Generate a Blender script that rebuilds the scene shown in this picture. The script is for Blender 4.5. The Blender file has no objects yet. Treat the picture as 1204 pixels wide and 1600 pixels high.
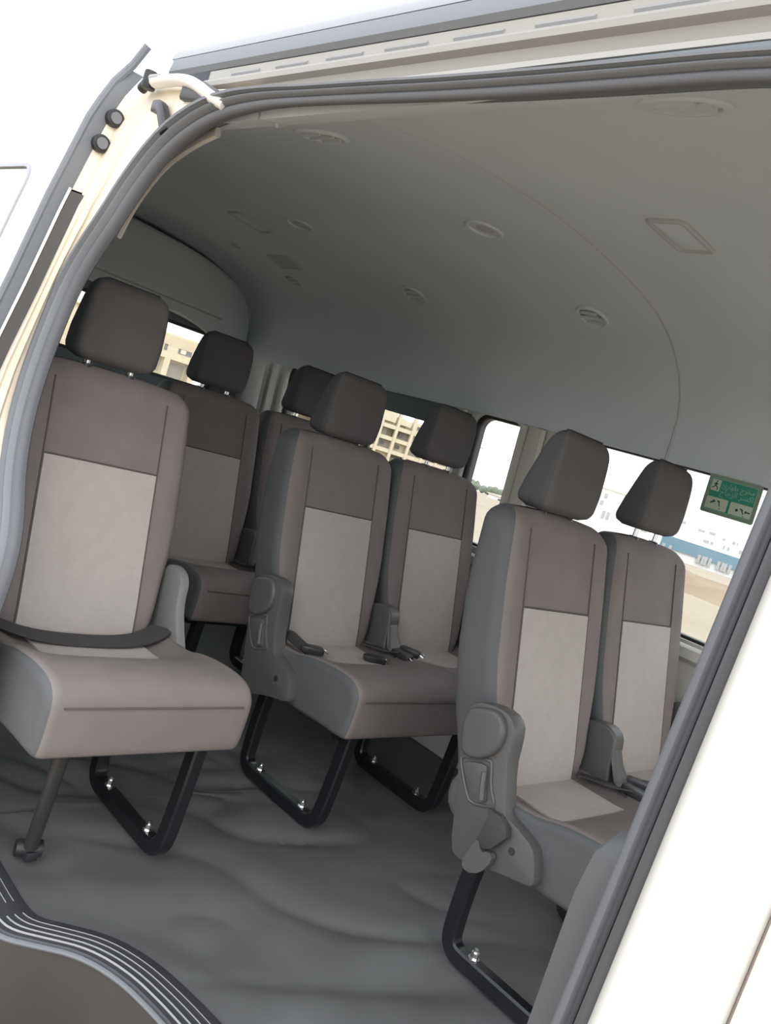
import bpy, bmesh, math, random
from mathutils import Vector, Matrix, noise
random.seed(3)
S = bpy.context.scene
COL = S.collection
# ------------------------------------------------------------------ camera
def make_camera():
    yaw, pitch, roll = math.radians(134.8067), math.radians(-5.05), math.radians(17.9114)
    fw = Vector((math.cos(yaw)*math.cos(pitch), math.sin(yaw)*math.cos(pitch), math.sin(pitch)))
    r = Vector((math.sin(yaw), -math.cos(yaw), 0)); u = r.cross(fw)
    r2 = r*math.cos(roll)+u*math.sin(roll); u2 = u*math.cos(roll)-r*math.sin(roll)
    cd = bpy.data.cameras.new('camera'); cam = bpy.data.objects.new('camera', cd); COL.objects.link(cam)
    M = Matrix((r2, u2, -fw)).transposed().to_4x4(); M.translation = Vector((0.9988, -1.5391, 1.0255))
    cam.matrix_world = M
    cd.sensor_fit = 'VERTICAL'; cd.sensor_height = 36.0; cd.lens = 1327.27*36/1600; cd.clip_start = .02; cd.clip_end = 2000
    S.camera = cam
make_camera()
# ------------------------------------------------------------------ light: one even hazy bright sky
W = bpy.data.worlds.new('sky'); S.world = W; W.use_nodes = True
bg = W.node_tree.nodes['Background']; bg.inputs[0].default_value = (.96, 1.0, 1.06, 1); bg.inputs[1].default_value = 2.3
sl = bpy.data.lights.new('sun', 'SUN'); sl.energy = 1.0; sl.angle = math.radians(50); sl.color = (1, .96, .9)
so = bpy.data.objects.new('sun', sl); COL.objects.link(so); so.location = (6, -5, 12)
so.rotation_euler = Vector((-.75, .5, -.5)).to_track_quat('-Z', 'Y').to_euler()
S.view_settings.view_transform = 'Standard'; S.view_settings.look = 'None'; S.view_settings.gamma = 1
S.view_settings.exposure = 0.1; S.view_settings.use_curve_mapping = False
# ------------------------------------------------------------------ materials
def mat(name, col, rough=.6, metal=0, var=0, vscale=6, bump=0, bscale=300, spec=.5, kind='noise', col2=None, coat=0):
    m = bpy.data.materials.new(name); m.use_nodes = True; nt = m.node_tree; b = nt.nodes['Principled BSDF']
    c = (*col, 1); b.inputs['Base Color'].default_value = c
    b.inputs['Roughness'].default_value = rough; b.inputs['Metallic'].default_value = metal
    b.inputs['Specular IOR Level'].default_value = spec
    if coat: b.inputs['Coat Weight'].default_value = coat
    tc = nt.nodes.new('ShaderNodeTexCoord')
    if var or col2:
        n = nt.nodes.new('ShaderNodeTexNoise'); n.inputs['Scale'].default_value = vscale; n.inputs['Detail'].default_value = 5
        nt.links.new(tc.outputs['Object'], n.inputs['Vector'])
        r = nt.nodes.new('ShaderNodeMapRange'); r.inputs[1].default_value = .3; r.inputs[2].default_value = .7
        nt.links.new(n.outputs[0], r.inputs[0])
        mx = nt.nodes.new('ShaderNodeMix'); mx.data_type = 'RGBA'
        a = col2 or tuple(min(1, x*(1+var)) for x in col); d = col if col2 else tuple(x*(1-var) for x in col)
        mx.inputs[6].default_value = (*d, 1); mx.inputs[7].default_value = (*a, 1)
        nt.links.new(r.outputs[0], mx.inputs[0]); nt.links.new(mx.outputs[2], b.inputs['Base Color'])
    if bump:
        if kind == 'weave':
            n = nt.nodes.new('ShaderNodeTexVoronoi'); o = n.outputs['Distance']
        else:
            n = nt.nodes.new('ShaderNodeTexNoise'); n.inputs['Detail'].default_value = 3; o = n.outputs[0]
        n.inputs['Scale'].default_value = bscale; nt.links.new(tc.outputs['Object'], n.inputs['Vector'])
        bp = nt.nodes.new('ShaderNodeBump'); bp.inputs['Strength'].default_value = bump; bp.inputs['Distance'].default_value = .002
        nt.links.new(o, bp.inputs['Height']); nt.links.new(bp.outputs[0], b.inputs['Normal'])
    return m
def glass_mat(name, tint, refl=.12):
    m = bpy.data.materials.new(name); m.use_nodes = True; nt = m.node_tree; nt.nodes.clear()
    o = nt.nodes.new('ShaderNodeOutputMaterial'); t = nt.nodes.new('ShaderNodeBsdfTransparent'); g = nt.nodes.new('ShaderNodeBsdfGlossy')
    t.inputs[0].default_value = (*tint, 1); g.inputs['Roughness'].default_value = .02
    lw = nt.nodes.new('ShaderNodeLayerWeight'); lw.inputs[0].default_value = .5; pw = nt.nodes.new('ShaderNodeMath'); pw.operation = 'POWER'; pw.inputs[1].default_value = 4.5
    nt.links.new(lw.outputs['Facing'], pw.inputs[0]); f = nt.nodes.new('ShaderNodeMath'); f.operation = 'MULTIPLY_ADD'; f.inputs[1].default_value = .4 if refl > .5 else .9; f.inputs[2].default_value = .03 if refl < .5 else refl; nt.links.new(pw.outputs[0], f.inputs[0]); mx = nt.nodes.new('ShaderNodeMixShader')
    nt.links.new(f.outputs[0], mx.inputs[0]); nt.links.new(t.outputs[0], mx.inputs[1]); nt.links.new(g.outputs[0], mx.inputs[2])
    nt.links.new(mx.outputs[0], o.inputs[0]); return m
M = {}
M['fabric'] = mat('brown_grey_fabric', (.205, .178, .17), .9, var=.06, vscale=14, bump=.25, bscale=700, spec=.2)
M['fabric_dark'] = mat('charcoal_fabric', (.112, .104, .103), .9, var=.05, vscale=14, bump=.25, bscale=700, spec=.2)
M['vinyl_dark'] = mat('charcoal_side_fabric', (.085, .088, .093), .85, bump=.2, bscale=700, spec=.2)
M['cover_light'] = mat('light_grey_plastic', (.20, .20, .195), .45)
M['window_far'] = mat('far_window', (.42, .42, .43), .5)
M['paint_shaded'] = mat('shaded_body_paint', (.33, .315, .29), .45)  # body paint darkened to stand in for shade under the roof drip
M['glass_film'] = glass_mat('reflective_glass', (.6, .65, .65), .55)
M['rubber_shaded'] = mat('shaded_seal_rubber', (.055, .056, .062), .5)  # darker copy of the same seal, shade on the pillar put into the colour
M['gap'] = mat('door_gap', (.40, .33, .29), .6)
M['vinyl'] = mat('grey_vinyl', (.095, .098, .102), .6, var=.04, bump=.12, bscale=500, spec=.35)
M['panel'] = mat('light_woven_fabric', (.45, .41, .385), .9, var=.03, vscale=30, bump=.5, bscale=420, kind='weave', spec=.2)
M['seam'] = mat('dark_thread', (.095, .085, .081), .9)
M['plastic'] = mat('grey_plastic', (.095, .093, .091), .42, bump=.06, bscale=900)
M['plastic_dark'] = mat('dark_plastic', (.03, .031, .035), .4)
M['webbing'] = mat('belt_webbing', (.055, .053, .055), .75, bump=.3, bscale=900)
M['black_metal'] = mat('black_enamel', (.011, .012, .014), .28, bump=.05, bscale=120)
M['rod'] = mat('grey_enamel', (.035, .034, .034), .4)
M['chrome'] = mat('chrome', (.75, .75, .75), .15, 1)
M['red'] = mat('red_button', (.6, .02, .03), .4)
M['headliner'] = mat('headliner', (.55, .595, .63), .9, var=.025, vscale=3, bump=.15, bscale=500, spec=.2)
M['vent'] = mat('vent_grey', (.42, .44, .45), .7)
M['wall'] = mat('wall_trim', (.56, .54, .50), .55, var=.02, bump=.05, bscale=500)
M['duct'] = mat('duct_plastic', (.60, .65, .65), .6, bump=.06, bscale=500)
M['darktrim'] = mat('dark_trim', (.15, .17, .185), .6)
M['rubber'] = mat('rubber_seal', (.17, .18, .195), .55, bump=.1, bscale=400)
M['rubber_black'] = mat('black_rubber', (.02, .02, .022), .5)
M['trim_blue'] = mat('seal_trim', (.115, .119, .130), .6, bump=.15, bscale=700)
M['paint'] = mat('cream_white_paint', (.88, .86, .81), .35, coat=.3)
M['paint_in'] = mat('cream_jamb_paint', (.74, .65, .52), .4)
M['rail'] = mat('rail_grey', (.30, .31, .33), .4)
M['mat'] = mat('floor_vinyl', (.135, .137, .138), .5, var=.12, vscale=5, bump=.12, bscale=250, spec=.4)
M['step'] = mat('step_plastic', (.052, .047, .043), .6, var=.1)
M['sill'] = mat('sill_plastic', (.045, .045, .05), .45)
M['sill_line'] = mat('sill_line', (.30, .30, .31), .5)
M['glass'] = glass_mat('window_glass', (.93, .95, .94))
M['sand'] = mat('sand', (.40, .33, .25), .95, col2=(.34, .27, .19), vscale=.25, bump=.3, bscale=3)
M['mound'] = mat('sand_mound', (.36, .27, .18), .95, col2=(.27, .19, .12), vscale=.5, bump=.8, bscale=2)
M['bwhite'] = mat('white_render', (.8, .8, .8), .8, var=.02)
M['bblue'] = mat('blue_cladding', (.17, .27, .34), .7)
M['bcream'] = mat('cream_concrete', (.60, .52, .39), .9, var=.06, vscale=1)
M['bbeige'] = mat('beige_render', (.56, .47, .33), .9, var=.05, vscale=1)
M['bshade'] = mat('shade_and_gate_grey', (.30, .27, .22), .9, var=.1, vscale=2)  # shade in the open bays put into the colour; also the grey gate
M['wdark'] = mat('dark_window', (.12, .12, .12), .5)
M['leaf'] = mat('hazed_leaf', (.19, .22, .165), .9, var=.2, vscale=1)  # leaf green paled to stand in for distance haze
M['trunk'] = mat('bark', (.12, .09, .06), .9)
M['polemetal'] = mat('pole_metal', (.35, .35, .35), .6)
M['green'] = mat('sign_green', (.025, .26, .17), .5)  # sticker colours brightened to stand in for light coming through
M['sage'] = mat('sign_border', (.20, .27, .20), .6)
M['pale'] = mat('sign_pale', (.50, .58, .44), .6)
M['signdark'] = mat('sign_dark', (.015, .05, .04), .6)
M['signline'] = mat('sign_line', (.24, .46, .36), .6)
# ------------------------------------------------------------------ helpers
def link(name, me, m=None, parent=None, smooth=True, kind=None):
    o = bpy.data.objects.new(name, me); COL.objects.link(o)
    if m is not None:
        for k in (m if isinstance(m, (list, tuple)) else [m]): me.materials.append(M[k])
    if smooth:
        me.polygons.foreach_set('use_smooth', [True]*len(me.polygons))
        try: me.set_sharp_from_angle(angle=math.radians(40))
        except Exception: pass
    if parent: o.parent = parent
    if kind: o['kind'] = kind
    return o
def mesh(name, v, f):
    me = bpy.data.meshes.new(name); me.from_pydata([tuple(p) for p in v], [], f)
    bm = bmesh.new(); bm.from_mesh(me); bmesh.ops.recalc_face_normals(bm, faces=bm.faces); bm.to_mesh(me); bm.free(); return me
def thing(name, label, cat, loc=(0, 0, 0), group=None):
    o = bpy.data.objects.new(name, None); COL.objects.link(o); o.location = loc; o.empty_display_size = .05
    o['label'] = label; o['category'] = cat
    if group: o['group'] = group
    return o
def tag(o, label, cat, group=None):
    o['label'] = label; o['category'] = cat
    if group: o['group'] = group
    return o
def loft(rings, closed=True, caps=True):
    v = [p for r in rings for p in r]; n = len(rings[0]); f = []
    for i in range(len(rings)-1):
        for j in range(n if closed else n-1):
            k = (j+1) % n; f.append((i*n+j, i*n+k, (i+1)*n+k, (i+1)*n+j))
    if caps and closed: f.append(tuple(range(n))); f.append(tuple((len(rings)-1)*n+j for j in range(n)))
    return v, f
def merge(*parts):
    V, F = [], []
    for v, f in parts:
        o = len(V); V += list(v); F += [tuple(i+o for i in q) for q in f]
    return V, F
def tube(path, r, n=8, closed=False, sx=1, sq=False):
    P = [Vector(p) for p in path]; rings = []; N = len(P); up = None
    for i, p in enumerate(P):
        t = (P[(i+1) % N]-P[i-1]) if closed else (P[min(i+1, N-1)]-P[max(i-1, 0)])
        t.normalize()
        if up is None:
            up = Vector((0, 1, 0)) if abs(t.y) < .9 else Vector((0, 0, 1))
        a = (up-t*up.dot(t)).normalized(); b = t.cross(a); up = a
        if sq:
            pts = [(1, .75), (.75, 1), (-.75, 1), (-1, .75), (-1, -.75), (-.75, -1), (.75, -1), (1, -.75)]
            rings.append([p+a*r*sx*q[0]+b*r*q[1] for q in pts])
        else: rings.append([p+a*r*sx*math.cos(2*math.pi*k/n)+b*r*math.sin(2*math.pi*k/n) for k in range(n)])
    if closed: rings.append(rings[0]); return loft(rings, True, False)
    return loft(rings)
def cyl(a, b, r, n=12, r2=None):
    a, b = Vector(a), Vector(b); t = (b-a).normalized(); x = t.orthogonal().normalized(); y = t.cross(x); r2 = r if r2 is None else r2
    return loft([[a+(x*math.cos(2*math.pi*k/n)+y*math.sin(2*math.pi*k/n))*r for k in range(n)], [b+(x*math.cos(2*math.pi*k/n)+y*math.sin(2*math.pi*k/n))*r2 for k in range(n)]])
def box(x0, x1, y0, y1, z0, z1):
    v = [(x, y, z) for x in (x0, x1) for y in (y0, y1) for z in (z0, z1)]
    return v, [(0, 1, 3, 2), (4, 6, 7, 5), (0, 4, 5, 1), (2, 3, 7, 6), (0, 2, 6, 4), (1, 5, 7, 3)]
def bevel(me, w, seg=2, ang=30):
    bm = bmesh.new(); bm.from_mesh(me)
    e = [x for x in bm.edges if len(x.link_faces) == 2 and x.calc_face_angle(0) > math.radians(ang)]
    bmesh.ops.bevel(bm, geom=e, offset=w, segments=seg, profile=.6, affect='EDGES', clamp_overlap=True); bm.to_mesh(me); bm.free(); return me
def chaikin(p, it=2, closed=True):
    p = [tuple(q) for q in p]
    for _ in range(it):
        o = []; n = len(p)
        if not closed: o.append(p[0])
        for i in range(n if closed else n-1):
            a, b = p[i], p[(i+1) % n]
            o.append(tuple(x*.75+y*.25 for x, y in zip(a, b))); o.append(tuple(x*.25+y*.75 for x, y in zip(a, b)))
        if not closed: o.append(p[-1])
        p = o
    return p
def resample(p, n):
    P = [Vector(q) for q in p]; L = [0]
    for i in range(1, len(P)): L.append(L[-1]+(P[i]-P[i-1]).length)
    o = []; j = 0
    for k in range(n):
        s = L[-1]*k/(n-1)
        while j < len(P)-2 and L[j+1] < s: j += 1
        t = (s-L[j])/max(1e-9, L[j+1]-L[j]); o.append(P[j].lerp(P[j+1], min(1, t)))
    return o
def lerp_table(t, x):
    if x <= t[0][0]: return t[0][1]
    for (a, b), (c, d) in zip(t, t[1:]):
        if x <= c: return b+(d-b)*(x-a)/(c-a)
    return t[-1][1]
def sstep(a, b, x): t = max(0, min(1, (x-a)/(b-a))); return t*t*(3-2*t)
def rrect(w, h, r, n=5, cx=0, cy=0):
    o = []
    for (sx, sy, a0) in ((1, 1, 0), (-1, 1, 90), (-1, -1, 180), (1, -1, 270)):
        for k in range(n+1):
            a = math.radians(a0+90*k/n); o.append((cx+sx*(w-r)+r*math.cos(a), cy+sy*(h-r)+r*math.sin(a)))
    return o
def extrude_xz(poly, y0, y1):       # polygon of (x,z) points
    return loft([[(x, y0, z) for x, z in poly], [(x, y1, z) for x, z in poly]])
def plate(outer, holes, thick, fn):  # flat outline with holes -> thin solid; fn maps (u,v,w) to the scene
    cu = bpy.data.curves.new('outline', 'CURVE'); cu.dimensions = '2D'; cu.fill_mode = 'BOTH'; cu.extrude = thick/2
    for pl in [outer]+holes:
        s = cu.splines.new('POLY'); s.points.add(len(pl)-1); s.use_cyclic_u = True
        for q, p in zip(s.points, pl): q.co = (p[0], p[1], 0, 1)
    o = bpy.data.objects.new('outline', cu); COL.objects.link(o)
    dg = bpy.context.evaluated_depsgraph_get(); me = bpy.data.meshes.new_from_object(o.evaluated_get(dg))
    bpy.data.objects.remove(o); bpy.data.curves.remove(cu)
    for v in me.vertices: v.co = fn(*v.co)
    bm = bmesh.new(); bm.from_mesh(me); bmesh.ops.remove_doubles(bm, verts=bm.verts, dist=1e-5)
    bmesh.ops.recalc_face_normals(bm, faces=bm.faces); bm.to_mesh(me); bm.free(); return me
def add(name, vf, m, parent=None, smooth=True, bev=0, seg=2, kind=None):
    me = mesh(name, *vf)
    if bev: bevel(me, bev, seg)
    return link(name, me, m, parent, smooth, kind)
def patch(fn, us, vs, lift, down):   # raised piece of cloth following a surface
    g = [[Vector(fn(u, v, lift)) for v in vs] for u in us]; nu, nv = len(us), len(vs)
    V = [p for r in g for p in r]; F = [(i*nv+j, i*nv+j+1, (i+1)*nv+j+1, (i+1)*nv+j) for i in range(nu-1) for j in range(nv-1)]
    edge = [(i, 0) for i in range(nu)]+[(nu-1, j) for j in range(1, nv)]+[(i, nv-1) for i in range(nu-2, -1, -1)]+[(0, j) for j in range(nv-2, 0, -1)]
    b = len(V); V += [Vector(fn(us[i], vs[j], down)) for i, j in edge]; n = len(edge)
    for k in range(n):
        a, c = edge[k], edge[(k+1) % n]; F.append((a[0]*nv+a[1], c[0]*nv+c[1], b+(k+1) % n, b+k))
    return V, F
def lin(a, b, n): return [a+(b-a)*k/(n-1) for k in range(n)]
# ------------------------------------------------------------------ body profiles
def yd(z): return -.893+.092*(max(z, .3)-.66)                 # inner plane of the door side
JT = [(.3, -.985), (.7, -.962), (.923, -.938), (1.088, -.908), (1.26, -.88), (1.435, -.845), (1.506, -.822), (1.58, -.785)]
def yj(z): return lerp_table(JT, z)                           # outer skin on the door side
PR = [(0, 1.619), (.1, 1.617), (.2, 1.611), (.3, 1.603), (.376, 1.595), (.46, 1.582), (.548, 1.563), (.63, 1.535), (.70, 1.498), (.76, 1.455), (.81, 1.40), (.842, 1.335), (.85, 1.27), (.852, 1.205)]
def taper(x): return max(0, min(1, (-1-x)/1.6))
def zceil(x, y):
    k = taper(x); return lerp_table(PR, abs(y)/(1-.05*k))-.035*k
# ------------------------------------------------------------------ ceiling
def ceiling_piece(name, x0, x1, nx):
    left = chaikin([(p[0], p[1]) for p in PR], 1, False); right = [(-y, z) for y, z in left if z > 1.452]
    right = right+[(-.795, 1.452)]
    prof = right[::-1]+left[1:]
    rings = []
    for x in lin(x0, x1, nx):
        k = taper(x); inner = [(x, y*(1-.05*k), z-.035*k) for y, z in prof]
        outer = [(x, y*(1-.05*k)+(.02 if y > .7 else -.005 if y < -.7 else 0), z-.035*k+.03) for y, z in prof[::-1]]
        rings.append(inner+outer)
    return add(name, loft(rings), 'headliner', kind='structure')
ceiling_piece('ceiling', -2.70, -.305, 20)
ceiling_piece('ceiling', -.298, 1.75, 14)
jp = [(-.3015, y, z+.004) for y, z in [(-q[0], q[1]) for q in PR[:10]][::-1]+[(q[0], q[1]) for q in PR[1:]]]
add('trim_1', tube(jp, .005, 6), 'vent', kind='structure')
# ------------------------------------------------------------------ left wall with its three windows, rear wall with one
def left_map(u, v, w): return Vector((u, -yd(v)+.048+w, v))
wins = [(-2.31, -1.155, .73, 1.2), (-1.108, -.866, .73, 1.205), (-.70, .47, .716, 1.212), (.62, 1.45, .72, 1.2)]
def win_poly(w, r, gr=0): return rrect((w[1]-w[0])/2+gr, (w[3]-w[2])/2+gr, r, 6, (w[0]+w[1])/2, (w[2]+w[3])/2)
outer = [(-2.72, -.02), (1.75, -.02), (1.75, 1.26), (-2.72, 1.26)]
link('wall_left', plate(outer, [win_poly(w, .05) for w in wins], .05, left_map), 'wall', None, False, 'structure')
for i, w in enumerate(wins):
    win = bpy.data.objects.new('window_%d' % (i+1), None); COL.objects.link(win); win['kind'] = 'structure'
    win.location = (0, 0, 0)
    link('rubber_frame', plate(win_poly(w, .055, .006), [win_poly(w, .045, -.008)], .05, lambda u, v, z: left_map(u, v, z+.028)), 'rubber_black', win, False)
    link('pane', plate(win_poly(w, .045, .0), [], .004, lambda u, v, z: left_map(u, v, z+.03)), 'glass', win, False)
    if i == 0:
        link('shade_band', plate([(-2.25, 1.118), (-1.165, 1.118), (-1.165, 1.20), (-2.25, 1.20)], [], .02, lambda u, v, z: left_map(u, v, z-.005)), 'darktrim', win, False)
        link('mullion', plate([(-1.70, .74), (-1.68, .74), (-1.68, 1.12), (-1.70, 1.12)], [], .02, lambda u, v, z: left_map(u, v, z+.02)), 'rubber_black', win, False)
for i, (a, b) in enumerate(((-.862, -.835), (-.80, -.755), (-1.15, -1.125), (-2.47, -2.43), (-2.38, -2.345))):   # rounded ribs of the pillar covers
    pts = [(a, .0), (a+.006, -.016), (b-.006, -.016), (b, 0)]
    rings = [[(x, -yd(z)+.005+dy, z) for x, dy in pts] for z in lin(.74, 1.2, 8)]
    add('trim_%d' % (i+2), loft(rings), 'wall', kind='structure')
# sill under the windows and lower cover of the left wall
rings = [[(x, -yd(.70)+q[0], q[1]) for q in ((.0, .708), (-.012, .70), (-.016, .672), (-.004, .662), (.01, .66), (.01, .708))] for x in (-2.6, 1.6)]
add('trim_7', loft(rings), 'wall', kind='structure')
rings = [[(x, y, z) for y, z in ((.85, .0), (.84, .1), (.845, .3), (.872, .36), (.93, .36), (.93, 0))] for x in (-2.66, 1.6)]
add('baseboard_left', loft(rings), 'wall', kind='structure')
def rear_map(u, v, w): return Vector((-2.70+w, u, v))
rw = (-.70, .73, .955, 1.215)
link('wall_rear', plate([(-.95, -.02), (.95, -.02), (.9, 1.62), (-.9, 1.62)], [win_poly(rw, .06)], .04, rear_map), 'darktrim', None, False, 'structure')
win = bpy.data.objects.new('window_5', None); COL.objects.link(win); win['kind'] = 'structure'
link('rubber_frame', plate(win_poly(rw, .065, .006), [win_poly(rw, .055, -.008)], .05, lambda u, v, z: rear_map(u, v, z+.0)), 'rubber_black', win, False)
link('pane', plate(win_poly(rw, .055), [], .004, lambda u, v, z: rear_map(u, v, z-.01)), 'glass', win, False)
# air duct cover over the rear window
topc = [(y*1.0, z+.004) for y, z in [(-.66, 1.476), (-.533, 1.518), (-.386, 1.543), (-.219, 1.556), (0, 1.57), (.219, 1.556), (.386, 1.543), (.533, 1.518), (.654, 1.480), (.73, 1.435), (.773, 1.374), (.797, 1.285), (.797, 1.215)]]
botc = [(.75, 1.175), (.687, 1.187), (.601, 1.223), (.486, 1.248), (.345, 1.258), (0, 1.258), (-.345, 1.258), (-.486, 1.248), (-.66, 1.19), (-.76, 1.20), (-.78, 1.36)]
dc = chaikin(topc+botc, 2)
def ring_x(x, s): return [(x, y*s, 1.36+(z-1.36)*s) for y, z in dc]
add('trim_8', loft([ring_x(-2.68, 1), ring_x(-2.60, 1), ring_x(-2.588, .992), ring_x(-2.58, .97), ring_x(-2.574, .9), ring_x(-2.572, .6)]), 'duct', kind='structure')
add('trim_9', tube([(-2.573, y, 1.31-.02*abs(y)) for y in lin(-.55, .62, 12)], .004, 6), 'vent', kind='structure')
link('added_front_header', plate([(-.88, 1.25), (.88, 1.25), (.84, 1.40), (.7, 1.52), (.4, 1.62), (0, 1.65), (-.4, 1.62), (-.7, 1.52), (-.84, 1.40)], [], .03, lambda u, v, w: Vector((1.73+w, u, v))), 'duct', None, False, 'structure')  # unseen front header, added to cut the light on the ceiling
# ------------------------------------------------------------------ door side: opening path, inner wall, seal, jambs
RAW = [(-.50, -.25), (-.50, .30), (-.50, .52), (-.508, .60), (-.548, .67), (-.615, .74), (-.665, .83), (-.688, .93), (-.690, 1.02), (-.684, 1.10), (-.656, 1.17), (-.612, 1.24), (-.574, 1.315), (-.515, 1.385), (-.44, 1.425), (-.366, 1.447), (-.27, 1.456), (-.185, 1.457), (0, 1.45), (.17, 1.442), (.40, 1.436), (.58, 1.434), (.66, 1.42), (.708, 1.385), (.722, 1.32), (.722, 1.0), (.722, .5), (.722, -.25)]
PATH = [(p.x, p.y) for p in resample([(x, z, 0) for x, z in chaikin(RAW, 2, False)], 150)]
def path_normals():
    o = []
    for i in range(len(PATH)):
        a, b = PATH[max(0, i-1)], PATH[min(len(PATH)-1, i+1)]; tx, tz = b[0]-a[0], b[1]-a[1]; l = math.hypot(tx, tz); o.append((-tz/l, tx/l))
    return o
NRM = path_normals()
def off(i, d, o):
    x, z = PATH[i][0]+NRM[i][0]*d, PATH[i][1]+NRM[i][1]*d
    return (x, yd(PATH[i][1])-o, z)
def sweep(prof, i0=0, i1=None):
    i1 = len(PATH) if i1 is None else i1
    
    def sc(i):      # the seal is widest on the rear pillar
        x = PATH[i][0]; return .60+.40*sstep(-.12, -.50, x)+.10*sstep(.55, .70, x)
    return loft([[off(i, d*sc(i), o*sc(i)) for d, o in prof] for i in range(i0, i1)])
hole = [(PATH[i][0]+NRM[i][0]*.012-.078*sstep(-.25, -.56, PATH[i][0]), PATH[i][1]+NRM[i][1]*.012) for i in range(len(PATH))]
ow = [(-2.72, -.24), (-2.72, 1.50), (1.0, 1.50), (1.0, -.24)]
link('wall_right', plate([(-2.72, -.255)]+[(-2.72, 1.475), (1.0, 1.475), (1.0, -.255), (.9, -.255), (.735, -.255)]+hole[::-1][1:-1]+[(-.60, -.255)], [win_poly((-2.25, -.92, .76, 1.22), .05)], .03, lambda u, v, w: Vector((u, yd(v)+.02+w, v))), 'darktrim', None, False, 'structure')
add('trim_10', sweep([(.004, -.012), (-.002, -.008), (-.0035, -.001), (-.002, .006), (.003, .011), (.010, .012), (.0145, .009), (.016, -.004), (.014, -.012)]), 'trim_blue', kind='structure')
lip = [(.014, -.010), (.0145, .006), (.0165, .010), (.0185, .019), (.0225, .0225), (.0265, .020), (.0275, .016), (.029, .019), (.031, .028), (.036, .029), (.038, .022), (.038, -.010)]
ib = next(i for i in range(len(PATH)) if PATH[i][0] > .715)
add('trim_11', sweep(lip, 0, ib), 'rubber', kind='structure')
add('trim_23', sweep(lip, ib-1), 'rubber_shaded', kind='structure')
win = bpy.data.objects.new('window_6', None); COL.objects.link(win); win['kind'] = 'structure'
link('rubber_frame', plate(win_poly((-2.25, -.92, .76, 1.22), .055, .006), [win_poly((-2.25, -.92, .76, 1.22), .045, -.008)], .034, lambda u, v, w: Vector((u, yd(v)+.02+w, v))), 'rubber_black', win, False)
link('pane', plate(win_poly((-2.25, -.92, .76, 1.22), .045), [], .004, lambda u, v, w: Vector((u, yd(v)+.015+w, v))), 'glass', win, False)
# garnish strip inside the rear corner of the doorway
g = resample([Vector(p) for p in chaikin([(-.700, -.793, 1.235), (-.675, -.793, 1.291), (-.628, -.792, 1.349), (-.576, -.79, 1.392), (-.499, -.785, 1.426), (-.44, -.785, 1.44)], 2, False)], 24)
add('trim_12', tube(g, .011, 8, sx=.6), 'wall', kind='structure')
# rear jamb: ribbon from the seal to the outer skin
ia = min(range(len(PATH)), key=lambda i: abs(PATH[i][0]+.30)+abs(PATH[i][1]-1.455))
n = ia+1
A = resample([Vector(off(i, .036*(.6+.4*sstep(-.12, -.50, PATH[i][0])), .014)) for i in range(n)], 160)
ja = min(range(160), key=lambda i: abs(A[i].z-1.41)+(9 if A[i].x > -.40 else 0))
zt = lin(-.25, 1.512, ja+1); kz = [A[i].z for i in range(ja+1)]
Bc = []
for i in range(ja+1):
    zz = A[i].z+(1.512-A[ja].z)*sstep(.9, A[ja].z, A[i].z); Bc.append(Vector((-.724-.014*sstep(1.27, 1.31, zz)+.02*sstep(1.47, 1.512, zz), yj(zz)+.003, zz)))
tp = resample([Bc[-1], Vector((-.66, -.822, 1.520)), Vector((-.58, -.823, 1.514)), Vector((-.45, -.823, 1.497)), Vector((-.30, -.823, 1.49))], 160-ja)
Bc += tp[1:]
rings = []
for a, b in zip(A, Bc):
    rr = []
    for t, dn in ((0, 0), (.12, .004), (.3, .0), (.42, -.001), (.48, -.006), (.54, -.001), (.72, 0), (.80, -.003), (.9, 0), (1, 0)):
        p = a.lerp(b, t); p.x -= dn*1.4; p.y += dn*.5; rr.append(p)
    back = [Vector((p.x-.012, p.y+.02, p.z)) for p in (rr[-1], rr[0])]
    rings.append(rr+back)
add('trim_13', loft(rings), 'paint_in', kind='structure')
# dark strip standing in for shade in the gap between jamb and slid-back door
gr = [[Vector((-.722, yj(z)+.004, z)), Vector((-.735, yj(z)-.016, z)), Vector((-.80, yj(z)-.016, z)), Vector((-.80, yj(z)+.006, z))] for z in lin(-.2, 1.285, 24)]
add('trim_14', loft(gr), 'step', kind='structure')
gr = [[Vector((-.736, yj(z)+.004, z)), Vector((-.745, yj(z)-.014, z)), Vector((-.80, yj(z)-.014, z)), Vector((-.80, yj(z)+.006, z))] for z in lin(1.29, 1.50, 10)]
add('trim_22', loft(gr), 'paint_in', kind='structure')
# front jamb, pillar skin and the front door skin beside it
def vert(prof, z0, z1, nz=20): return loft([[(x, yd(z)-o, z) for x, o in prof] for z in lin(z0, z1, nz)])
add('trim_15', vert([(.747, .006), (.752, .009), (.759, .012), (.764, .014), (.770, .024), (.780, .030), (.835, .030), (.838, .02), (.838, -.02), (.747, -.02)], -.25, 1.47), 'paint', kind='structure')
fd = thing('front_door', 'cream white front door edge beyond the door pillar at lower right', 'door', (.85, -.93, -.25))
def fdv(prof, z0, z1): return loft([[(x-.85, yd(z)-o+.93, z+.25) for x, o in prof] for z in lin(z0, z1, 16)])
add('door_skin', fdv([(.842, .0), (.8425, .024), (.848, .031), (1.6, .031), (1.6, .0)], -.25, .98), 'paint', fd)
add('edge_seal', fdv([(.8385, .0), (.8385, .014), (.8415, .014), (.8415, .0)], -.25, .98), 'gap', fd)
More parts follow.
